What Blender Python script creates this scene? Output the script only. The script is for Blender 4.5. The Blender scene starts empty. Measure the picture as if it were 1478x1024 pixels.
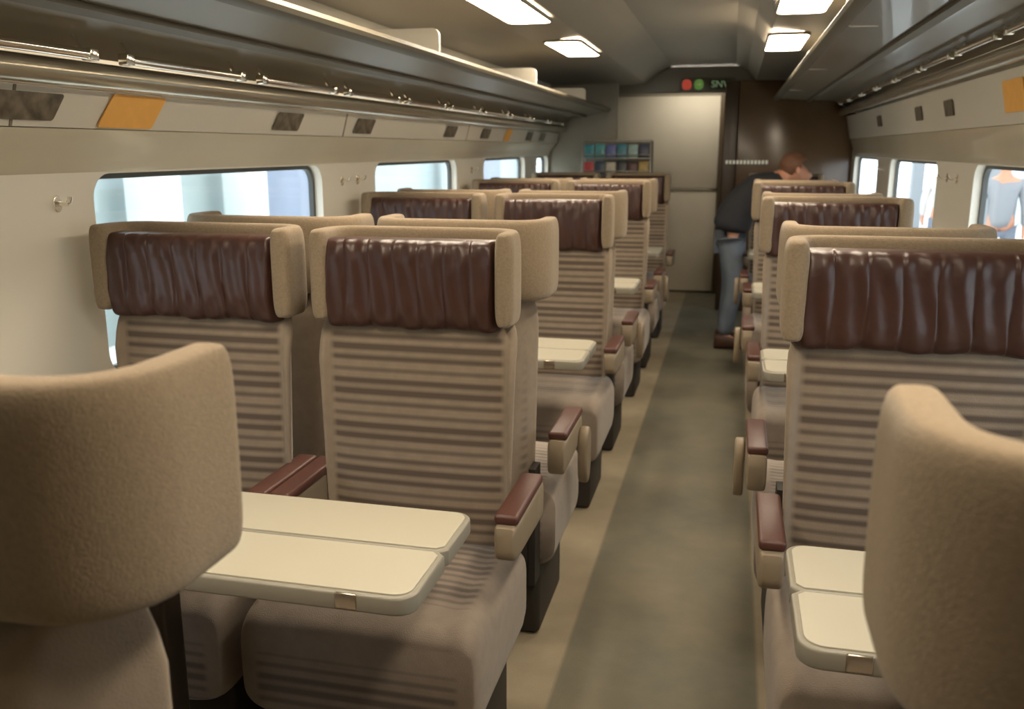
import bpy, bmesh, math, random
from mathutils import Vector, Matrix
random.seed(7)
S=bpy.context.scene
COL=S.collection
def lin(c):
    return tuple(((v/255)/12.92 if v/255<=.04045 else ((v/255+.055)/1.055)**2.4) for v in c)
MATS={}
def M(name,col,rough=.6,metal=0,var=.0,vscale=8,bump=0,bscale=200,emit=0,coat=0,sheen=0):
    if name in MATS: return MATS[name]
    m=bpy.data.materials.new(name); m.use_nodes=True; nt=m.node_tree; N=nt.nodes; L=nt.links
    b=N['Principled BSDF']; c=lin(col)
    b.inputs['Roughness'].default_value=rough; b.inputs['Metallic'].default_value=metal
    b.inputs['Coat Weight'].default_value=coat; b.inputs['Sheen Weight'].default_value=sheen
    tc=N.new('ShaderNodeTexCoord')
    no=N.new('ShaderNodeTexNoise'); no.inputs['Scale'].default_value=vscale; no.inputs['Detail'].default_value=4
    L.new(tc.outputs['Object'],no.inputs['Vector'])
    mx=N.new('ShaderNodeMix'); mx.data_type='RGBA'
    mx.inputs[6].default_value=(*[v*(1-var) for v in c],1); mx.inputs[7].default_value=(*[min(1,v*(1+var)) for v in c],1)
    L.new(no.outputs['Fac'],mx.inputs[0]); L.new(mx.outputs[2],b.inputs['Base Color'])
    if bump:
        n2=N.new('ShaderNodeTexNoise'); n2.inputs['Scale'].default_value=bscale
        L.new(tc.outputs['Object'],n2.inputs['Vector'])
        bp=N.new('ShaderNodeBump'); bp.inputs['Strength'].default_value=bump; bp.inputs['Distance'].default_value=.003
        L.new(n2.outputs['Fac'],bp.inputs['Height']); L.new(bp.outputs[0],b.inputs['Normal'])
    if emit:
        b.inputs['Emission Color'].default_value=(*c,1); b.inputs['Emission Strength'].default_value=emit
    MATS[name]=m; return m
def math_node(nt,op,a,b=None,clamp=False):
    n=nt.nodes.new('ShaderNodeMath'); n.operation=op; n.use_clamp=clamp
    for i,v in enumerate([a,b]):
        if v is None: continue
        if isinstance(v,(int,float)): n.inputs[i].default_value=v
        else: nt.links.new(v,n.inputs[i])
    return n.outputs[0]
def striped(name,base,dark,halfw,period,axis,lo,hi):
    m=M(name,base,rough=.95,var=.2,vscale=30,bump=.35,bscale=420,sheen=.2); nt=m.node_tree; N=nt.nodes; L=nt.links
    b=N['Principled BSDF']; src=b.inputs['Base Color'].links[0].from_socket
    tc=[n for n in N if n.type=='TEX_COORD'][0]
    sx=N.new('ShaderNodeSeparateXYZ'); L.new(tc.outputs['Object'],sx.inputs[0])
    X,Y,Z=sx.outputs
    r=Z if axis=='Z' else math_node(nt,'SUBTRACT',Z,Y)
    s=math_node(nt,'SINE',math_node(nt,'MULTIPLY',r,2*math.pi/period))
    s2=math_node(nt,'MULTIPLY',math_node(nt,'SINE',math_node(nt,'MULTIPLY',r,2*math.pi/(period*3.7))),.5)
    s=math_node(nt,'ADD',s,s2)
    s=math_node(nt,'ADD',math_node(nt,'MULTIPLY',s,.6),.42,True)
    ax=math_node(nt,'ABSOLUTE',X)
    mk=math_node(nt,'MULTIPLY',math_node(nt,'SUBTRACT',halfw,ax),70,True)
    fr=math_node(nt,'MULTIPLY',Y,-40) if axis=='Z' else None
    if fr is not None: fr=math_node(nt,'SUBTRACT',fr,2.6,True)
    lo_=math_node(nt,'MULTIPLY',math_node(nt,'SUBTRACT',r,lo),80,True)
    hi_=math_node(nt,'MULTIPLY',math_node(nt,'SUBTRACT',hi,r),80,True)
    k=math_node(nt,'MULTIPLY',math_node(nt,'MULTIPLY',math_node(nt,'MULTIPLY',s,mk),lo_),hi_)
    if fr is not None: k=math_node(nt,'MULTIPLY',k,fr)
    mx=N.new('ShaderNodeMix'); mx.data_type='RGBA'; L.new(k,mx.inputs[0]); L.new(src,mx.inputs[6]); mx.inputs[7].default_value=(*lin(dark),1)
    L.new(mx.outputs[2],b.inputs['Base Color'])
    return m
fab=M('taupe_fabric',(139,122,100),rough=.97,var=.25,vscale=160,bump=.45,bscale=450,sheen=.15)
fab_back=striped('striped_back_fabric',(143,127,109),(90,77,66),.226,.0285,'Z',.42,1.05)
fab_seat=striped('striped_seat_fabric',(140,126,113),(98,87,78),.235,.0285,'YZ',.30,.95)
leather=M('maroon_leather',(63,38,31),rough=.40,var=.4,vscale=9,bump=.9,bscale=22)
padm=M('maroon_pad',(82,50,42),rough=.42,var=.1,vscale=20,bump=.1)
dark=M('dark_frame_metal',(46,42,37),rough=.6,var=.1)
shell=M('beige_plastic',(138,123,102),rough=.45,var=.05)
chrome=M('chrome',(250,246,236),rough=.12,metal=1)
cream=M('cream_wall_laminate',(236,230,216),rough=.38,var=.03,vscale=2)
cream2=M('glossy_cove',(214,206,184),rough=.18,var=.14,vscale=1.5,coat=.4)
panelm=M('panel_laminate',(222,216,203),rough=.35,var=.04,vscale=2)
metalm=M('rack_aluminium',(98,91,76),rough=.55,metal=.15,var=.05)
tubem=M('rack_tube',(178,169,150),rough=.22,metal=.6,var=.05)
rackd=M('rack_shelf_dark',(118,108,90),rough=.4,var=.15,vscale=2)
rackg=M('rack_shelf_gloss',(114,106,90),rough=.32,var=.2,vscale=2,coat=.15)
tablem=M('table_top_laminate',(180,174,156),rough=.3,var=.03,vscale=4)
tabler=M('table_rim',(140,135,122),rough=.4)
ceilm=M('ceiling_paint',(148,142,130),rough=.5,var=.08,vscale=1.5)
doorm=M('door_laminate',(230,221,202),rough=.8,var=.03)
brown=M('brown_glazed_panel',(94,70,46),rough=.18,var=.4,vscale=2.5)
corr=M('vestibule_dark',(78,62,46),rough=.6)
grey=M('grey_panel',(160,152,136),rough=.45,var=.05)

def finish(o,mats,parent=None,smooth=True,sharp=None):
    if mats:
        for m in (mats if isinstance(mats,(list,tuple)) else [mats]): 
            if len(o.data.materials)<10: o.data.materials.append(m)
    if smooth:
        for p in o.data.polygons: p.use_smooth=True
        if sharp: o.data.set_sharp_from_angle(angle=math.radians(sharp))
    if parent: o.parent=parent
    return o
def mk(name,me,mats=None,parent=None,loc=(0,0,0),rot=(0,0,0),smooth=True,sharp=None,**props):
    o=bpy.data.objects.new(name,me); COL.objects.link(o); o.location=loc; o.rotation_euler=rot
    finish(o,mats,parent,smooth,sharp)
    for k,v in props.items(): o[k]=v
    return o
def empty(name,loc=(0,0,0),rot=0,**props):
    o=bpy.data.objects.new(name,None); COL.objects.link(o); o.location=loc; o.rotation_euler=(0,0,rot); o.empty_display_size=.1
    for k,v in props.items(): o[k]=v
    return o
def rbox(x0,x1,y0,y1,z0,z1,bev=.01,seg=3):
    bm=bmesh.new(); bmesh.ops.create_cube(bm,size=1)
    for v in bm.verts:
        v.co=Vector(((x0+x1)/2+v.co.x*(x1-x0),(y0+y1)/2+v.co.y*(y1-y0),(z0+z1)/2+v.co.z*(z1-z0)))
    if bev: bmesh.ops.bevel(bm,geom=bm.edges[:],offset=bev,segments=seg,profile=.5,affect='EDGES')
    me=bpy.data.meshes.new('m'); bm.to_mesh(me); bm.free(); return me
def loft(rings,cap=True):
    bm=bmesh.new(); R=[[bm.verts.new(p) for p in r] for r in rings]; n=len(R[0])
    for a,b in zip(R[:-1],R[1:]):
        for i in range(n): bm.faces.new((a[i],a[(i+1)%n],b[(i+1)%n],b[i]))
    if cap: bm.faces.new(R[0][::-1]); bm.faces.new(R[-1])
    bmesh.ops.recalc_face_normals(bm,faces=bm.faces)
    me=bpy.data.meshes.new('m'); bm.to_mesh(me); bm.free(); return me
def prism(pts,y0,y1):
    return loft([[(x,y0,z) for x,z in pts],[(x,y1,z) for x,z in pts]])
def from_obj(o):
    dg=bpy.context.evaluated_depsgraph_get(); me=bpy.data.meshes.new_from_object(o.evaluated_get(dg)); bpy.data.objects.remove(o); return me
def tube(pts,r,res=4):
    c=bpy.data.curves.new('c','CURVE'); c.dimensions='3D'; s=c.splines.new('POLY'); s.points.add(len(pts)-1)
    for i,p in enumerate(pts): s.points[i].co=(*p,1)
    c.bevel_depth=r; c.bevel_resolution=res; c.use_fill_caps=True
    o=bpy.data.objects.new('t',c); COL.objects.link(o); bpy.context.view_layer.update(); return from_obj(o)
def rrect(x0,x1,y0,y1,r,n=6):
    P=[]
    for cx,cy,a0 in ((x1-r,y1-r,0),(x0+r,y1-r,90),(x0+r,y0+r,180),(x1-r,y0+r,270)):
        for i in range(n+1):
            a=math.radians(a0+90*i/n); P.append((cx+r*math.cos(a),cy+r*math.sin(a)))
    return P
def plate(loops,th,bev=0):
    c=bpy.data.curves.new('c','CURVE'); c.dimensions='2D'; c.fill_mode='BOTH'; c.extrude=th/2-bev; c.bevel_depth=bev; c.bevel_resolution=2
    for lp in loops:
        s=c.splines.new('POLY'); s.points.add(len(lp)-1); s.use_cyclic_u=True
        for i,p in enumerate(lp): s.points[i].co=(p[0],p[1],0,1)
    o=bpy.data.objects.new('t',c); COL.objects.link(o); bpy.context.view_layer.update(); return from_obj(o)
def vert_yz(me,x):
    me.transform(Matrix(((0,0,1,x),(1,0,0,0),(0,1,0,0),(0,0,0,1)))); return me
def join(mes):
    bm=bmesh.new()
    for m in mes: bm.from_mesh(m)
    me=bpy.data.meshes.new('m'); bm.to_mesh(me); bm.free(); return me
def sup(n,hx,hy,e):
    P=[]
    for i in range(n):
        a=2*math.pi*i/n; c,s=math.cos(a),math.sin(a)
        P.append((hx*math.copysign(abs(c)**(2/e),c),hy*math.copysign(abs(s)**(2/e),s)))
    return P
def sm(a,b,x):
    t=max(0,min(1,(x-a)/(b-a))); return t*t*(3-2*t)

XL,XR=-1.65,1.0; YB,YE=-1.3,9.45
# ---------------------------------------------------------------- room
fm=M('floor_carpet',(142,129,107),rough=.65,var=.3,vscale=7,bump=.3,bscale=250); nt=fm.node_tree
b=nt.nodes['Principled BSDF']; src=b.inputs['Base Color'].links[0].from_socket
tc=[n for n in nt.nodes if n.type=='TEX_COORD'][0]; sx=nt.nodes.new('ShaderNodeSeparateXYZ'); nt.links.new(tc.outputs['Object'],sx.inputs[0])
nz=nt.nodes.new('ShaderNodeTexNoise'); nz.inputs['Scale'].default_value=2.4; nz.inputs['Detail'].default_value=10; nz.inputs['Roughness'].default_value=.65; nt.links.new(tc.outputs['Object'],nz.inputs['Vector'])
rmp=nt.nodes.new('ShaderNodeMapRange'); rmp.inputs[1].default_value=.3; rmp.inputs[2].default_value=.7; nt.links.new(nz.outputs['Fac'],rmp.inputs[0])
cr=nt.nodes.new('ShaderNodeMix'); cr.data_type='RGBA'; cr.inputs[6].default_value=(*lin((88,86,73)),1); cr.inputs[7].default_value=(*lin((116,108,89)),1)
nt.links.new(rmp.outputs[0],cr.inputs[0])
d=math_node(nt,'ABSOLUTE',math_node(nt,'ADD',sx.outputs[0],.135))
k=math_node(nt,'MULTIPLY',math_node(nt,'SUBTRACT',.280,d),80,True)
mx=nt.nodes.new('ShaderNodeMix'); mx.data_type='RGBA'; nt.links.new(k,mx.inputs[0]); nt.links.new(src,mx.inputs[6]); nt.links.new(cr.outputs[2],mx.inputs[7]); nt.links.new(mx.outputs[2],b.inputs['Base Color'])
mk('floor',rbox(XL-.05,XR+.05,YB,YE+1.2,-.06,0,0),fm,smooth=False,kind='structure')

LW=[(.15,1.5),(2.1,3.5),(4.08,5.4),(6.03,7.3),(7.75,8.25)]
RW=[(.9,2.3),(2.85,4.27),(5.0,6.45),(7.0,8.3)]
ZW0,ZW1=.83,1.385
def wall(name,x,wins):
    outer=[(YB,0),(YE,0),(YE,2.3),(YB,2.3)]
    me=plate([outer]+[rrect(a,b2,ZW0,ZW1,.07) for a,b2 in wins],.05)
    mk(name,vert_yz(me,x),cream,smooth=False,kind='structure')
wall('wall_left',XL-.025,LW); wall('wall_right',XR+.025,RW)
gm=bpy.data.materials.new('window_glass'); gm.use_nodes=True; nt=gm.node_tree; nt.nodes.clear()
o_=nt.nodes.new('ShaderNodeOutputMaterial'); tr=nt.nodes.new('ShaderNodeBsdfTransparent'); gl=nt.nodes.new('ShaderNodeBsdfGlossy'); gl.inputs['Roughness'].default_value=.03
tr.inputs[0].default_value=(.96,.99,1,1); ms=nt.nodes.new('ShaderNodeMixShader'); ms.inputs[0].default_value=.06; nt.links.new(tr.outputs[0],ms.inputs[1]); nt.links.new(gl.outputs[0],ms.inputs[2]); nt.links.new(ms.outputs[0],o_.inputs[0])
rub=M('window_rubber',(78,80,78),rough=.5)
wi=0
for x,sg,wins in ((XL,-1,LW),(XR,1,RW)):
    for a,b2 in wins:
        wi+=1
        fr_=vert_yz(plate([rrect(a-.004,b2+.004,ZW0-.004,ZW1+.004,.072),rrect(a+.016,b2-.016,ZW0+.016,ZW1-.016,.06)],.02),x+sg*.045)
        o=mk('window_%d'%wi,fr_,rub,smooth=False,kind='structure')
        g=vert_yz(plate([rrect(a+.005,b2-.005,ZW0+.005,ZW1-.005,.06)],.004),x+sg*.05)
        mk('glass_pane',g,gm,parent=o,smooth=False)
cp=[(XL,2.02),(-1.12,2.03),(-.84,2.05),(-.70,2.15),(-.6,2.2),(-.02,2.2),(.08,2.15),(.16,2.06),(.40,2.04),(XR,2.02)]
cp2=cp+[(XR,2.3),(XL,2.3)]
mk('ceiling',prism(cp2,YB,YE),ceilm,smooth=False,kind='structure')
def cove(n,side,P,Q):
    mk('trim_%d'%n,prism(P,YB,8.28 if side<0 else 8.38),panelm,smooth=False,kind='structure')
    mk('trim_%d'%(n+1),prism(Q,YB,8.28 if side<0 else 8.38),cream2,smooth=True,sharp=40,kind='structure')
cove(1,-1,[(-1.65,1.5),(-1.575,1.5),(-1.55,1.59),(-1.65,1.60)],
     [(-1.65,1.39),(-1.645,1.395),(-1.635,1.42),(-1.615,1.45),(-1.59,1.48),(-1.58,1.498),(-1.65,1.498)])
cove(3,1,[(1.0,1.535),(.955,1.535),(.915,1.72),(1.0,1.73)],
     [(1.0,1.39),(.995,1.395),(.99,1.43),(.98,1.47),(.965,1.51),(.96,1.533),(1.0,1.533)])
for i,y in enumerate((1.75,3.55,5.35,7.15)):
    mk('trim_%d'%(5+i),prism([(-1.578,1.5),(-1.573,1.5),(-1.548,1.59),(-1.553,1.59)],y,y+.008),M('seam',(130,122,106)),smooth=False,kind='structure')
mk('baseboard_left',rbox(XL,XL+.05,YB,YE,0,.18,.01),grey,kind='structure')
mk('baseboard_right',rbox(XR-.05,XR,YB,YE,0,.18,.01),grey,kind='structure')
mk('wall_end',plate([[(XL,0),(-.14,0),(-.14,1.98),(.10,1.98),(.10,0),(XR,0),(XR,2.3),(XL,2.3)]],.04),grey,loc=(0,YE+.02,0),rot=(math.pi/2,0,0),smooth=False,kind='structure')
mk('wall_back',rbox(XL,XR,YB-.05,YB,0,2.3,0),M('rear_bulkhead',(190,180,162),rough=.6),smooth=False,kind='structure')
mk('wall_vestibule',rbox(-.6,.6,YE+.5,YE+.55,0,2.3,0),corr,smooth=False,kind='structure')
mk('wall_vestibule_side',join([rbox(-.2,-.16,YE+.05,YE+.5,0,2.3,0),rbox(.12,.16,YE+.05,YE+.5,0,2.3,0),rbox(-.2,.16,YE+.05,YE+.5,2.1,2.15,0)]),corr,smooth=False,kind='structure')
mk('door_1',rbox(-1.22,-.15,YE-.05,YE-.001,1.06,1.96,.012),doorm,kind='structure')
mk('door_2',rbox(-1.22,-.15,YE-.05,YE-.001,.02,1.04,.012),doorm,kind='structure')
mk('trim_9',rbox(-.148,-.11,YE-.06,YE-.001,0,1.98,.006),M('door_jamb',(96,80,60),rough=.4),kind='structure')
mk('trim_10',rbox(-1.22,-.15,YE-.058,YE-.001,1.043,1.057,.002),M('steel_strip',(150,144,134),rough=.3,metal=.8),kind='structure')
mk('wall_partition',rbox(-1.64,-1.03,8.30,8.36,0,2.02,.01),grey,kind='structure')
mk('wall_partition_brown',rbox(.02,.99,8.40,8.45,0,2.03,.01),brown,kind='structure')
mk('wall_partition_return',rbox(-.10,.02,8.42,8.45,0,2.03,.006),M('brown_dark_panel',(66,50,34),rough=.3,var=.2),kind='structure')
LY=8.85
mk('trim_11',rbox(-1.62,.98,LY,LY+.06,1.955,2.19,.012),M('lintel_gloss',(150,143,129),rough=.2),kind='structure')
la=bpy.data.lights.new('end_door_fill','AREA'); la.shape='RECTANGLE'; la.size=1.6; la.size_y=.25; la.energy=14; la.color=(1,.92,.78)  # added fill light, hidden behind the lintel to brighten the end door
lo=bpy.data.objects.new('door_fill_light',la); COL.objects.link(lo); lo.location=(-.75,LY+.2,2.18); lo.rotation_euler=(-.2,0,0)
lo['label']='added warm fill light hidden behind the lintel by the end door'; lo['category']='lamp'

# ---------------------------------------------------------------- seats
def headrest_mesh(yt=-.150,hw=.230,r=.065,th=.0235):
    path=[]; yb=-.030
    path+=[(-hw,yt+(yb-r-yt)*i/5) for i in range(6)]
    path+=[(-hw+r-r*math.cos(t),yb-r+r*math.sin(t)) for t in [math.pi/2*i/8 for i in range(1,9)]]
    path+=[(-hw+r+(2*hw-2*r)*i/8,yb) for i in range(1,8)]
    path+=[(-x,y) for x,y in reversed(path[:14])]
    rings=[]; n=40
    def ring(p,tx,ty,s,hs):
        nx,ny=-ty,tx
        return [(p[0]+nx*a*s,p[1]+ny*a*s,1.153+z*hs) for a,z in sup(n,th,.110,4.6)]
    m=len(path)
    T=[]
    for i in range(m):
        a=path[max(0,i-1)]; c=path[min(m-1,i+1)]; T.append(Vector((c[0]-a[0],c[1]-a[1])).normalized())
    K=6
    for k in range(K):
        a=math.pi/2*(k+.8)/(K+.8)
        p=(path[0][0],path[0][1]-.024*math.cos(a)); rings.append(ring(p,T[0].x,T[0].y,math.sin(a)**.6,.91+.09*math.sin(a)))
    for i in range(m): rings.append(ring(path[i],T[i].x,T[i].y,1,1))
    for k in range(K-1,-1,-1):
        a=math.pi/2*(k+.8)/(K+.8)
        p=(path[-1][0],path[-1][1]-.024*math.cos(a)); rings.append(ring(p,T[-1].x,T[-1].y,math.sin(a)**.6,.91+.09*math.sin(a)))
    return loft(rings)
def leather_mesh():
    rings=[]; n=64; NX=140; hw=.217
    amp=[.0042,.0028,.0046,.003,.005,.0024,.004]; ph=[0,1.7,.6,2.9,1.1,3.6,.3]
    for i in range(NX+1):
        u=-1+2*i/NX; x=u*hw
        t=(i/NX)*7; cell=min(6,int(t)); 
        ch=abs(math.sin(t*math.pi))**.4
        e=min(1,(1-abs(u))*14)**.5 if abs(u)<1 else .0
        e=max(e,.45)
        R=[]
        for p,q in sup(n,.052,.106,4.4):
            y=-.110+p*e
            if p<0:
                y-=amp[cell]*ch*e+.0022*math.sin(q*34+ph[cell]*2+t*1.3)*ch+.0020*math.sin(t*9.3+q*22+ph[cell])+.0012*math.sin(q*80-i*.3)
            R.append((x+.003*math.sin(q*28+cell),y,1.136+q*(.95+.05*e)-((.003*ch+.003*math.sin(t*2.1)) if q<-.09 else 0)))
        rings.append(R)
    return loft(rings)
def back_mesh():
    rings=[]; n=72; H=[.36,.37,.40,.5,.6,.7,.8,.88,.94,.98,1.01,1.03,1.045,1.055,1.06]
    for z in H:
        t=(z-.36)/.70
        w=.232+.022*t; d=.062
        if z>.98:
            q=(z-.98)/.08; s=math.sqrt(max(.02,1-q*q)); w*=.90+.10*s; d*=.45+.55*s
        if z<.40: d*=.6+10*(z-.36)
        cy=-.085+.018*t
        R=[]
        for x,y in sup(n,w,d,5.5):
            yy=cy+y
            x2=x*(1.03-.30*sm(-.052,.055,y))
            if y<0: yy-=.026*sm(.212,.236,abs(x))*(1 if z<.94 else max(0,1-(z-.94)/.10))+.012*math.cos(x/.26*1.57)*math.exp(-((z-.62)/.12)**2)
            R.append((x2,yy,z-.040*sm(-.03,.05,y)*sm(.94,1.06,z)))
        rings.append(R)
    return loft(rings)
def cushion_mesh():
    rings=[]; n=64
    ys=[-.10,-.105,-.12,-.2,-.3,-.4,-.47,-.50,-.525,-.545,-.556,-.563]
    for y in ys:
        hw=.272; hz=.138; cz=.354
        f=max(0,min(1,(-y-.46)/.105))
        s=math.sqrt(max(.04,1-f**3)); 
        hz2=hz*(.70+.30*s); cz2=cz-.008*f; hw2=hw*(.955+.045*s)
        if y>-.12: hz2*=.85
        R=[]
        for x,z in sup(n,hw2,hz2,5.2):
            zz=cz2+z
            if z>0: zz+=.014*sm(.19,.245,abs(x))-.004*math.cos(x*4)
            R.append((x,y,zz))
        rings.append(R)
    return loft(rings)
def arm_body():
    rings=[]
    for y,h,zc,w in [(-.365,.020,.602,.018),(-.36,.036,.600,.023),(-.35,.042,.599,.026),(-.30,.044,.597,.027),(-.15,.048,.595,.027),(-.06,.050,.593,.026),(-.05,.03,.59,.022)]:
        rings.append([(x,y,zc-.002+z) for x,z in sup(24,w,h,6)])
    return loft(rings)
def oval(w,h,th):
    me=plate([[(a,b3) for a,b3 in sup(36,w-.008,h-.008,2.4)]],th,.008); return vert_yz(me,0)
ME={}
ME['headrest']=headrest_mesh(); ME['headrest_deep']=headrest_mesh(-.190,.230,.08,.026)
ME['head']=leather_mesh(); ME['back']=back_mesh(); ME['cush']=cushion_mesh()
ME['arm']=arm_body(); ME['pad']=rbox(-.028,.028,-.352,-.07,.638,.662,.009,4)
ME['cover']=oval(.046,.09,.03)
def frame_mesh():
    parts=[rbox(-.225,.225,-.46,-.10,0,.24,.02)]
    for s in (-1,1):
        parts.append(prism([(s*.206,.2),(s*.226,.2),(s*.226,.56),(s*.206,.56)],-.10,-.03))
    parts.append(rbox(-.206,.206,-.055,-.03,.20,.42,.008))
    return join(parts)
ME['frame']=frame_mesh()
def seat(x,y,face,arms,aisle,label,hs=1,bs=1,bz=1):
    rot=0 if face<0 else math.pi
    e=empty('passenger_chair',(x,y,0),rot,label=label,category='chair',group='upholstered train chairs')
    def part(n,key,mat,loc=(0,0,0),par=e,**k):
        me=ME[key]
        if not me.materials:
            me.materials.append(mat)
            for p in me.polygons: p.use_smooth=True
            if key in('frame','pad','cover','arm'): me.set_sharp_from_angle(angle=math.radians(40))
        return mk(n,me,None,par,loc,smooth=False,**k)
    bk=part('backrest','back',fab_back); bk.scale.x=bs; bk.scale.z=bz
    h=part('headrest','headrest' if face<0 else 'headrest_deep',fab); c=part('head_cushion','head',leather,(-.008,0,0) if face<0 else (0,.004,.115),label='pleated maroon leather head cushion')
    h.scale.x=hs; c.scale.x=hs*(1 if face<0 else .94)
    if face>0: c.scale.z=.90
    part('seat_cushion','cush',fab_seat); part('frame','frame',dark)
    for s,off in arms:
        a=part('armrest','arm',shell,(s*off,0,0))
        part('armrest_pad','pad',padm,(0,0,0),a,label='maroon armrest pad')
        if aisle==s and face>0: part('hinge_cover','cover',shell,(s*.042,-.31,.52),a)
    return e
PITCH=1.76
FA=[2.15+PITCH*i for i in range(4)]; AW=[.58+PITCH*i for i in range(4)]
for i,y in enumerate(FA):
    seat(-.728,y,-1,((-1,.268),(1,.2805)),1,'striped taupe seat with maroon leather head cushion beside aisle')
    seat(-1.311,y,-1,((1,.256),),0,'striped taupe seat with maroon leather head cushion beside window',1.10)
    seat(.40,y+(.10 if i==3 else 0),-1,((-1,.2805),(1,.2805)),-1,'single striped taupe seat with maroon leather head cushion',1.12,1.04)
for i,y in enumerate(AW):
    seat(-.728,y,1,((1,.268),(-1,.2805)),-1,'taupe fabric seat showing its winged back beside the aisle',1,.84 if i else .78)
    seat(-1.311,y,1,((-1,.256),),0,'taupe fabric seat showing its winged back beside the window',1.09,.9)
    seat(.385+(.01 if i==0 else 0),y-(.01 if i==0 else 0),1,((-1,.2805),(1,.2805)),1,'single taupe fabric seat showing its plain winged back',1.05 if i==0 else 1,.84)

# ---------------------------------------------------------------- tables
def table(xa,xw,yc,lab):
    e=empty('train_table',((xa+xw)/2,yc,0),0,label=lab,category='table',group='fold-out tables between facing seats')
    cx=(xa+xw)/2; h=abs(xa-xw)/2; sa=1 if xa>xw else -1
    for sgn in(-1,1):
        lo,hi=(.003,.185) if sgn>0 else (-.185,-.003)
        def outline(i):
            r=.032-i*.4
            P=[]; 
            yo=hi-i if sgn>0 else lo+i; yi=lo+i if sgn>0 else hi-i
            X=h-i
            for k in range(7):
                a=math.pi/2*k/6; P.append((sa*(X-r+r*math.sin(a)),yo-sgn*(r-r*math.cos(a))))
            P+= [(sa*(X-.0),yi+sgn*.012),(sa*(X-.012),yi)]
            P+= [(-sa*X,yi),(-sa*X,yo)]
            return P
        lf=mk('table_leaf',plate([outline(0)],.034,.005),tabler,e,(0,0,.703),smooth=True,sharp=30)
        mk('leaf_top',plate([outline(.006)],.004,.001),tablem,lf,(0,0,.0178),smooth=True,sharp=30,label='pale cream laminate top')
    mk('hinge',rbox(-.020,.020,-.192,-.186,.690,.720,.003),M('silver_latch',(176,166,150),rough=.25,metal=.9),e,(sa*h*.80,0,0))
    lx=(-1.1-cx if xa<0 else .62-cx)
    mk('leg',join([rbox(lx-.03,lx+.03,-.035,.035,.01,.688,.012),rbox(lx-.10,lx+.10,-.12,.12,0,.03,.012),rbox(lx-.18,lx+.22,-.05,.05,.665,.688,.006)]),M('bronze_leg',(62,52,42),rough=.35,metal=.4),e,smooth=True,sharp=40)
for i in range(4):
    yc=1.475+PITCH*i
    table(-.485,XL+.03,yc,'pale cream folding table between double seats')
    table(.137,XR-.03,yc,'pale cream folding table between single seats')

# ---------------------------------------------------------------- luggage racks
def circ(cx,cz,r,n=16): return [(cx+r*math.cos(2*math.pi*i/n),cz+r*math.sin(2*math.pi*i/n)) for i in range(n)]
def rackbuild(side):
    if side<0:
        Y1=8.27
        roll=(-1.505,1.622); shelf=[(-1.53,1.665),(-1.44,1.715),(-1.13,1.775),(-1.13,1.79),(-1.45,1.73),(-1.54,1.68)]
        beam=[(-1.14,1.772),(-1.105,1.771),(-1.09,1.778),(-1.085,1.790),(-1.09,1.803),(-1.12,1.808),(-1.14,1.80)]
        rail=(-1.44,1.660); strip=[(-1.34,1.733),(-1.30,1.741),(-1.30,1.728),(-1.335,1.72)]; xi,xo=-1.13,-1.46; zt=1.905; zb=1.80
        lab='long aluminium overhead luggage rack above the double seats'
    else:
        Y1=8.38
        roll=(.875,1.757); shelf=[(.90,1.80),(.80,1.85),(.35,1.87),(.35,1.885),(.80,1.865),(.91,1.815)]
        beam=[(.355,1.858),(.325,1.857),(.31,1.864),(.305,1.877),(.312,1.890),(.335,1.894),(.355,1.889)]
        rail=(.80,1.805); strip=[(.62,1.857),(.58,1.859),(.58,1.845),(.615,1.842)]; xi,xo=.35,.75; zt=1.97; zb=1.885
        lab='long aluminium overhead luggage rack above the single seats'
    ydiv=[1.7,3.5,5.3,7.1]; rs=[.66*i+1.30 for i in range(-2,11)]
    e=empty('luggage_rack',((roll[0]+xi)/2,3.5,roll[1]),0,label=lab,category='luggage rack')
    inv=Matrix.Translation(-e.location)
    def p(n,me,m,sharp=40,par=e,**k):
        me.transform(inv); return mk(n,me,m,par,sharp=sharp,**k)
    p('shelf',prism(shelf,YB+.02,Y1),rackd if side<0 else rackg); p('front_beam',prism(beam,YB+.02,Y1),metalm)
    p('shelf_strip',prism(strip,YB+.02,Y1),metalm)
    p('lower_tube',prism(circ(*roll,.03,24),YB+.02,Y1),tubem,60)
    for y in rs:
        if y+.62>Y1: continue
        x,z=rail; zz=z+.045
        me=join([tube([(x,y+.03,z),(x,y+.58,z)],.012)]+[tube([(x,yy,z-.002),(x-(.03 if side<0 else -.03),yy,zz)],.006) for yy in (y+.06,y+.55)]+[rbox(x-.014,x+.014,yy-.015,yy+.015,z-.014,z+.014,.004) for yy in (y+.04,y+.57)])
        p('grab_rail',me,chrome,label='chrome grab rail')
    for y in ydiv:
        me=plate([rrect(min(xi,xo),max(xi,xo),zb-.02,zt,.03)],.018)
        me.transform(Matrix.Translation((0,y,0))@Matrix.Rotation(math.pi/2,4,'X'))
        p('divider',me,cream,30,label='cream divider panel')
rackbuild(-1); rackbuild(1)

# ---------------------------------------------------------------- ceiling lights
em=M('warm_light_diffuser',(255,238,211),emit=31,rough=.4)
for X0,X1,zz in ((-1.06,-.86,2.032),(.15,.35,2.037)):
    for yc in (.87,2.42,3.97,5.55):
        e=empty('ceiling_light',((X0+X1)/2,yc,zz),0,label='bright warm rectangular ceiling light panel',category='ceiling light',group='ceiling light panels')
        h=(X1-X0)/2
        mk('light_frame',plate([rrect(-h-.01,h+.01,-.41,.41,.05),rrect(-h,h,-.40,.40,.045)],.016),ceilm,e,(0,0,0),smooth=False)
        mk('diffuser',plate([rrect(-h,h,-.40,.40,.045)],.010,.003),em,e,(0,0,-.002),smooth=False)

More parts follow.
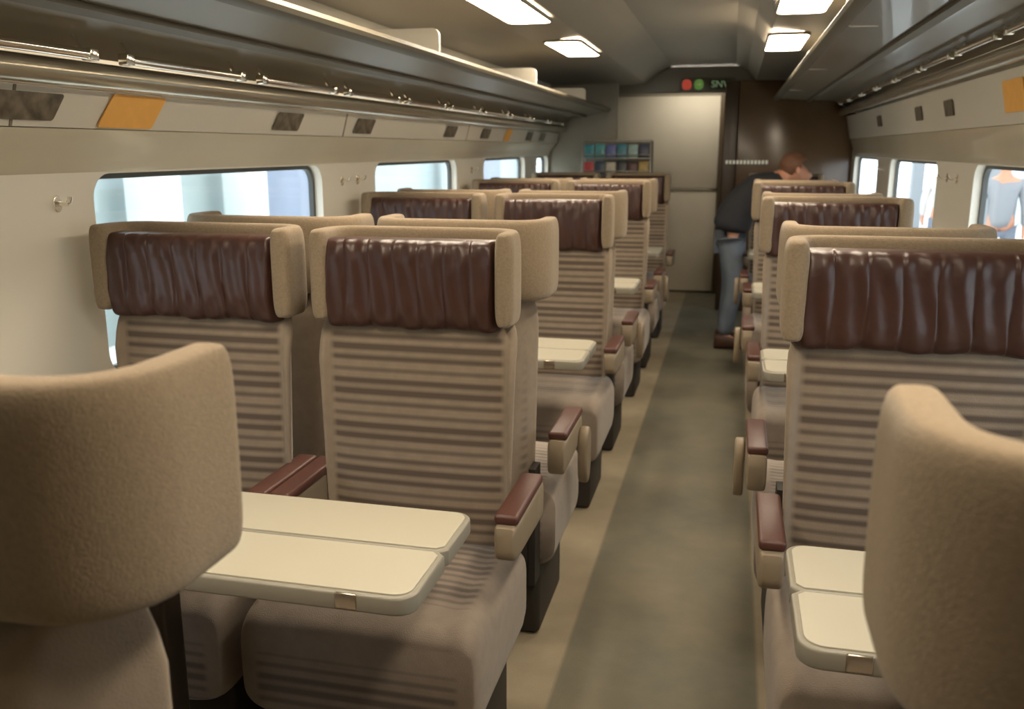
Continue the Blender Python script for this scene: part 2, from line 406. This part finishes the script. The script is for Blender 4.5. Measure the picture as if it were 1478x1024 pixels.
# ---------------------------------------------------------------- wall plates, cards, hooks
pm=M('number_plate',(120,112,92),rough=.3,metal=.3)
nt=pm.node_tree; b=nt.nodes['Principled BSDF']; vo=nt.nodes.new('ShaderNodeTexNoise'); vo.inputs['Scale'].default_value=26; tc=[n for n in nt.nodes if n.type=='TEX_COORD'][0]
nt.links.new(tc.outputs['Object'],vo.inputs['Vector']); rp=nt.nodes.new('ShaderNodeValToRGB'); rp.color_ramp.elements[0].position=.3; rp.color_ramp.elements[1].position=.75
rp.color_ramp.elements[0].color=(*lin((84,77,66)),1); rp.color_ramp.elements[1].color=(*lin((146,136,118)),1)
nt.links.new(vo.outputs['Fac'],rp.inputs[0]); nt.links.new(rp.outputs[0],b.inputs['Base Color'])
orange=M('orange_card',(248,186,96),rough=.7,var=.08,vscale=30)
def plate_on(side,y,w,h,mat,name,lab,cat,grp,sk=0):
    if side<0: x,z=-1.5595,1.545; a=math.atan2(.025,.09)
    else: x,z=.9325,1.63; a=-math.atan2(.04,.185)
    me=vert_yz(plate([[(p+sk*q/h,q) for p,q in rrect(-w/2,w/2,-h/2,h/2,.008)]],.004,.001),0)
    mk(name,me,mat,loc=(x+(.003 if side<0 else -.003),y,z),rot=(0,a,0),sharp=30,label=lab,category=cat,group=grp)
for y in (1.78,3.05,3.75,5.0,5.75,7.05,7.55):
    plate_on(-1,y,.19 if y>2 else .22,.062,pm,'seat_number_plate','small dark grey seat number plate on the side panel','sign','seat number plates',.03)
for y in (2.17,6.35): plate_on(-1,y,.22 if y<3 else .15,.085,orange,'reservation_card','orange paper card stuck on the side panel','card','orange cards',.05)
for y in (4.55,5.25,6.6): plate_on(1,y,.17,.07,pm,'seat_number_plate','small dark grey seat number plate on the side panel','sign','seat number plates')
plate_on(1,3.55,.24,.11,orange,'reservation_card','orange paper card stuck on the side panel','card','orange cards')
for X,ys,s in ((XL,(1.96,3.69,3.86,5.72,7.55),1),(XR,(4.55,4.75,6.7),-1)):
    for y in ys:
        me=join([vert_yz(plate([[(a,c) for a,c in sup(20,.014,.020,2)]],.008,.002),0),tube([(0,0,0),(s*.028,0,0),(s*.038,0,.008),(s*.040,0,.019)],.006)])
        mk('coat_hook',me,chrome,loc=(X+s*.002,y,1.315),label='small chrome coat hook on the window pillar',category='coat hook',group='chrome coat hooks')

# ---------------------------------------------------------------- end signs
sg_=empty('display_sign',(-.43,LY-.008,2.03),0,label='dim lintel display with red, green and small green characters',category='sign')
mk('housing',rbox(-.09,.40,-.004,.010,-.06,.06,.004),M('sign_housing',(124,120,104),rough=.35),sg_)
def disc(n,x,c,e):
    me=plate([[(a,b4) for a,b4 in sup(32,.042,.046,2.2)]],.008,.002); me.transform(Matrix.Rotation(math.pi/2,4,'X'))
    mk(n,me,M(n+'_m',c,emit=e),sg_,(x,-.007,0),smooth=True,sharp=30)
disc('red_lamp',-.03,(196,78,62),.5); disc('green_lamp',.08,(118,160,80),.35)
wm=M('pale_mark',(160,184,138),emit=.3)
def flat(pts,x,z,sc,name,m=wm):
    me=plate([[(a*sc,c*sc) for a,c in pts]],.003); mk(name,me,m,sg_,(x,-.0125,z),(math.pi/2,0,0),smooth=False)
flat([(-.5,-.1),(0,-.1),(0,-.35),(.5,0),(0,.35),(0,.1),(-.5,.1)],.08,0,.05,'arrow_mark',M('lime_mark',(160,196,120),emit=.25))
mk('character_panel',rbox(.18,.36,-.008,.002,-.044,.044,.004),M('char_panel',(66,84,66),rough=.4),sg_)
cu=bpy.data.curves.new('t','FONT'); cu.body='SNV'; cu.size=.085; cu.extrude=.001; cu.align_x='CENTER'; cu.align_y='CENTER'
to=bpy.data.objects.new('t',cu); COL.objects.link(to); bpy.context.view_layer.update(); tm=from_obj(to)
mk('characters',tm,wm,sg_,(.27,-.0095,0),(math.pi/2,0,0),smooth=False,label='small pale green characters')
mk('trim_12',join([rbox(x-.010,x+.010,-.002,.004,-.016,.016,.001) for x in [-.17+i*.031 for i in range(12)]]),M('strip_mark',(200,195,175),emit=.35),loc=(.11,8.398,1.335),kind='structure')

# ---------------------------------------------------------------- magazine stand
ms=empty('magazine_rack',(-1.0,8.12,0),0,label='metal framed magazine rack on a low cabinet by the partition',category='magazine rack')
steel=M('rack_frame_steel',(176,172,160),rough=.3,metal=.6)
mk('cabinet',rbox(-.3,.3,-.12,.15,0,1.18,.012),grey,ms,sharp=40)
mk('cabinet_top',rbox(-.31,.31,-.13,.16,1.18,1.20,.006),grey,ms,sharp=40)
mk('metal_frame',join([tube([(-.3,-.1,1.20),(-.3,-.06,1.52),(.3,-.06,1.52),(.3,-.1,1.20)],.008)]+[tube([(-.3,-.12,z),(.3,-.12,z)],.005) for z in(1.26,1.40)]+[tube([(s*.3,.1,1.20),(s*.3,.06,1.52),(s*.3,-.06,1.52)],.007) for s in(-1,1)]),steel,ms)
mk('shelf',join([rbox(-.29,.29,-.12,.08,z,z+.008,.002) for z in(1.215,1.365)]),steel,ms,sharp=30)
mk('back_panel',rbox(-.29,.29,.07,.08,1.20,1.51,.002),grey,ms,sharp=30)
cols=[[(90,170,186),(100,176,180),(112,124,186),(80,150,170),(176,206,204),(80,84,110)],[(206,74,80),(60,76,100),(206,196,178),(64,66,68),(96,60,56),(190,160,84)]]
for r,z in ((0,1.376),(1,1.226)):
    for i in range(6):
        c=cols[r][i]
        mm=M('cover_%d_%d'%(r,i),c,rough=.35,var=.5,vscale=25)
        mk('magazine',rbox(-.042,.042,-.008,.008,0,.118 if i%2 else .11,.002),mm,loc=(-1.24+i*.096,8.055,z),rot=(-.14,0,0),sharp=30,label='%s covered magazine standing in the rack'%(['teal','teal','blue','blue','pale','dark'][i] if r==0 else ['red','navy','cream','black','maroon','yellow'][i]),category='magazine',group='magazines in the rack')

# ---------------------------------------------------------------- people
def skin(name,V,E,root,mat,sub=2,parent=None,**k):
    me=bpy.data.meshes.new(name); me.from_pydata([v[:3] for v in V],E,[])
    o=bpy.data.objects.new(name,me); COL.objects.link(o)
    m=o.modifiers.new('s','SKIN'); m.use_smooth_shade=True
    for i,v in enumerate(V):
        sv=me.skin_vertices[0].data[i]; r=v[3]; ry=v[4] if len(v)>4 else r
        sv.radius=(r,ry); sv.use_root=(i==root)
    sb=o.modifiers.new('u','SUBSURF'); sb.levels=sub; sb.render_levels=sub
    bpy.context.view_layer.update(); m2=from_obj(o)
    return mk(name,m2,mat,parent,**k)
PX,PY=-.005,6.85
skm=M('skin_tone',(196,140,112),rough=.55,var=.06); 
pe=empty('person',(PX,PY,0),0,label='person in dark sweater and blue jeans bending over a table',category='person')
V=[(0.03,0,.90,.05),(.07,0,1.04,.06),(.19,0,1.16,.085),(.29,0,1.22,.08),(.37,0,1.262,.05),(.435,0,1.315,.088),(.495,0,1.255,.062),(.555,0,1.262,.014)]
E=[(0,1),(1,2),(2,3),(3,4),(4,5),(5,6),(6,7)]
for s in(-1,1):
    b0=len(V)
    V+=[(.28,s*.17,1.20,.055),(.38,s*.21,.98,.040),(.47,s*.15,.82,.027),(.52,s*.13,.79,.03)]
    E+=[(3,b0),(b0,b0+1),(b0+1,b0+2),(b0+2,b0+3)]
    for j,(dy,ln) in enumerate(((-.03,.075),(-.01,.088),(.01,.082),(.03,.066))):
        f=len(V); V+=[(.55,s*.13+dy,.782,.010),(.55+ln*.55,s*.13+dy*1.2,.768,.009),(.55+ln,s*.13+dy*1.3,.748,.008)]
        E+=[(b0+3,f),(f,f+1),(f+1,f+2)]
    f=len(V); V+=[(.515,s*.13-s*.04,.775,.010),(.545,s*.13-s*.06,.76,.009)]; E+=[(b0+3,f),(f,f+1)]
    h=len(V)
    V+=[(.025,s*.05,.78,.035),(.03 if s>0 else .06,s*.09,.48,.044),(0,s*.11,.10,.036),(.10,s*.12,.035,.03)]
    E+=[(0,h),(h,h+1),(h+1,h+2),(h+2,h+3)]
skin('body',V,E,0,skm,2,pe)
SV=[(.01,0,.84,.155),(.02,0,.95,.15),(.08,0,1.07,.135),(.19,0,1.165,.13),(.30,0,1.215,.105),(.345,0,1.245,.066)]; SE=[(0,1),(1,2),(2,3),(3,4),(4,5)]
for s in(-1,1):
    q=len(SV); SV+=[(.28,s*.16,1.19,.070),(.38,s*.21,.98,.056),(.455,s*.165,.85,.042),(.485,s*.145,.80,.036)]; SE+=[(4,q),(q,q+1),(q+1,q+2),(q+2,q+3)]
skin('sweater',SV,SE,0,M('dark_sweater',(38,38,42),rough=.9,var=.2,vscale=20,bump=.4),2,pe,label='dark knitted sweater')
JV=[(.01,0,.86,.115)]; JE=[]
for s in(-1,1):
    q=len(JV); JV+=[(.01,s*.075,.78,.095),(.03 if s>0 else .06,s*.09,.48,.070),(0,s*.11,.09,.058)]; JE+=[(0,q),(q,q+1),(q+1,q+2)]
skin('jeans',JV,JE,0,M('blue_denim',(96,104,114),rough=.9,var=.3,vscale=9,bump=.3),2,pe,label='faded blue jeans')
for s in(-1,1):
    rings=[]
    for t,h,w in ((-.07,.02,.02),(-.06,.05,.035),(0,.055,.042),(.08,.04,.045),(.14,.03,.045),(.185,.022,.035),(.2,.01,.015)):
        rings.append([(t,s*.115+a,.003+h+c) for a,c in sup(16,w,h,3)])
    mk('shoe',loft(rings),M('brown_shoe',(70,44,30),rough=.5),pe)
def hairmesh(cx,cz,rx,ry,rz,cut):
    bm=bmesh.new(); bmesh.ops.create_uvsphere(bm,u_segments=24,v_segments=16,radius=1)
    for v in bm.verts:
        n=v.co.copy(); w=1+.04*math.sin(n.x*9)*math.sin(n.y*11)
        v.co=Vector((cx+n.x*rx*w,n.y*ry*w,cz+n.z*rz*w))
    bmesh.ops.delete(bm,geom=[v for v in bm.verts if (v.co.x-cx)-(v.co.z-cz)*.9>cut],context='VERTS')
    me=bpy.data.meshes.new('hair'); bm.to_mesh(me); bm.free(); return me
hm=M('brown_hair',(110,74,52),rough=.7,var=.4,vscale=40,bump=.6)
mk('hair',hairmesh(.422,1.337,.1,.094,.088,.07),hm,pe)
for s in(-1,1):
    mk('ear',loft([[(.45+a,s*(.085+t),1.30+c) for a,c in sup(14,.018*k,.028*k,2)] for t,k in((0,.8),(.008,1),(.014,.7))]),skm,pe)
    mk('eye',loft([[(.525+t,s*.028+a,1.295+c) for a,c in sup(12,.010*k,.006*k,2)] for t,k in((0,1),(.006,.8),(.009,.3))]),M('eye_dark',(30,24,20)),pe)
mk('mouth',loft([[(.545+t,a,1.225+c) for a,c in sup(12,.02*k,.005*k,2)] for t,k in((-.01,1),(.003,.6))]),M('lip',(150,80,70)),pe)
def stander(x,y,rot,coat,lab,sc=1):
    e=empty('person',(x,y,-.3),rot,label=lab,category='person',group='people on the platform'); e.scale=(sc,sc,sc)
    V=[(0,0,.95,.10,.12),(0,0,1.12,.10,.12),(0,0,1.34,.10,.14),(0,0,1.45,.05),(0,0,1.52,.045),(.01,0,1.60,.075),(0.0,0,1.68,.085),(.085,0,1.61,.012)]
    E=[(0,1),(1,2),(2,3),(3,4),(4,5),(5,6),(5,7)]
    C=[(0,0,.82,.15,.17),(0,0,1.1,.13,.15),(0,0,1.34,.12,.16),(0,0,1.44,.07)]; CE=[(0,1),(1,2),(2,3)]
    J=[(0,0,.93,.13)]; JE=[]
    for s in(-1,1):
        b0=len(V); V+=[(0,s*.18,1.38,.05),(.0,s*.24,1.10,.04),(.08,s*.24,.87,.028),(.10,s*.24,.80,.028)]; E+=[(2,b0),(b0,b0+1),(b0+1,b0+2),(b0+2,b0+3)]
        for dx,ln in ((-.028,.07),(-.01,.085),(.01,.08),(.028,.065)):
            f=len(V); V+=[(.10+dx,s*.24,.77,.010),(.11+dx*1.2,s*.238,.77-ln*.5,.009),(.125+dx*1.2,s*.235,.77-ln,.008)]; E+=[(b0+3,f),(f,f+1),(f+1,f+2)]
        f=len(V); V+=[(.135,s*.225,.79,.010),(.155,s*.215,.75,.009)]; E+=[(b0+3,f),(f,f+1)]
        h=len(V); V+=[(0,s*.09,.86,.075),(.02,s*.10,.48,.05),(0,s*.11,.09,.036),(.12,s*.12,.035,.032)]; E+=[(0,h),(h,h+1),(h+1,h+2),(h+2,h+3)]
        q=len(C); C+=[(0,s*.18,1.38,.068),(.0,s*.24,1.10,.055),(.07,s*.24,.89,.042)]; CE+=[(2,q),(q,q+1),(q+1,q+2)]
        q=len(J); J+=[(0,s*.09,.83,.095),(.02,s*.10,.48,.068),(0,s*.11,.10,.055)]; JE+=[(0,q),(q,q+1),(q+1,q+2)]
    skin('body',V,E,0,skm,1,e); skin('coat',C,CE,0,M('coat_%d'%coat[0],coat,rough=.9),1,e); skin('trousers',J,JE,0,M('grey_trousers',(110,116,128),rough=.9),1,e)
    mk('hair',hairmesh(-.012,1.665,.1,.095,.095,.05),hm,e)
stander(3.0,11.4,1.2,(134,136,140),'person in a grey coat standing on the platform')
stander(2.75,13.2,1.4,(196,192,188),'person in a pale jacket standing on the platform',.97)

# ---------------------------------------------------------------- outside
pg=M('platform_concrete',(224,226,222),rough=.8,var=.1,vscale=1)
mk('platform_ground',rbox(-14,XL-.3,-8,40,-.5,-.3,0),pg,smooth=False,kind='structure')
mk('platform_ground.001',rbox(XR+.3,14,-8,40,-.5,-.3,0),pg,smooth=False,kind='structure')
mk('wall_station',rbox(-5.6,-5.4,-6,32,-.3,2.6,0),M('station_wall',(164,176,176),rough=.6,var=.3,vscale=.5),smooth=False,kind='structure')
mk('wall_station_far',rbox(6.6,6.8,-6,32,-.3,1.3,0),M('station_wall2',(190,198,202),rough=.6,var=.3,vscale=.7),smooth=False,kind='structure')
for y in (3.4,7.0,8.6,16.2,23):
    mk('platform_pillar',rbox(-5.2,-4.9,y,y+.45,-.3,3.6,.03),M('white_pillar',(215,222,220),rough=.5),label='white pillar on the station platform',category='pillar',group='platform pillars')
for y0,y1 in ((9.5,12.4),(18,20.5)):
    mk('platform_billboard',join([rbox(-5.3,-5.2,y0,y1,.1,2.3,.03),rbox(-5.3,-5.15,y0,y1,2.3,2.36,.01),rbox(-5.3,-5.2,y0+.2,y0+.35,-.3,.12,.01),rbox(-5.3,-5.2,y1-.35,y1-.2,-.3,.12,.01)]),M('blue_board',(122,132,150),rough=.5,var=.35,vscale=1),label='large grey-blue board on the station platform',category='billboard',group='platform boards')
for y in (7.0,11,16,22):
    mk('platform_pillar',rbox(3.9,4.15,y,y+.35,-.3,3.6,.03),M('grey_pillar',(130,134,138),rough=.5),label='grey pillar on the station platform',category='pillar',group='platform pillars')

# ---------------------------------------------------------------- world + camera
w=bpy.data.worlds.new('w'); S.world=w; w.use_nodes=True; bg=w.node_tree.nodes['Background']
bg.inputs[0].default_value=(.92,.96,1,1); bg.inputs[1].default_value=3.9
S.view_settings.view_transform='Standard'
cam=bpy.data.cameras.new('cam'); co=bpy.data.objects.new('camera',cam); COL.objects.link(co); S.camera=co
f=1300; cam.sensor_width=36; cam.sensor_fit='HORIZONTAL'; cam.lens=f/1478*36; cam.clip_start=.02
cam.dof.use_dof=True; cam.dof.focus_distance=1.8; cam.dof.aperture_fstop=5.0
th=math.atan(297/f); ps=math.atan(321/f*math.cos(th))
fw=Vector((-math.sin(ps)*math.cos(th),math.cos(ps)*math.cos(th),-math.sin(th))); rt=Vector((math.cos(ps),math.sin(ps),0)); up=rt.cross(fw)
co.matrix_world=Matrix(((rt.x,up.x,-fw.x,0),(rt.y,up.y,-fw.y,0),(rt.z,up.z,-fw.z,1.45),(0,0,0,1)))
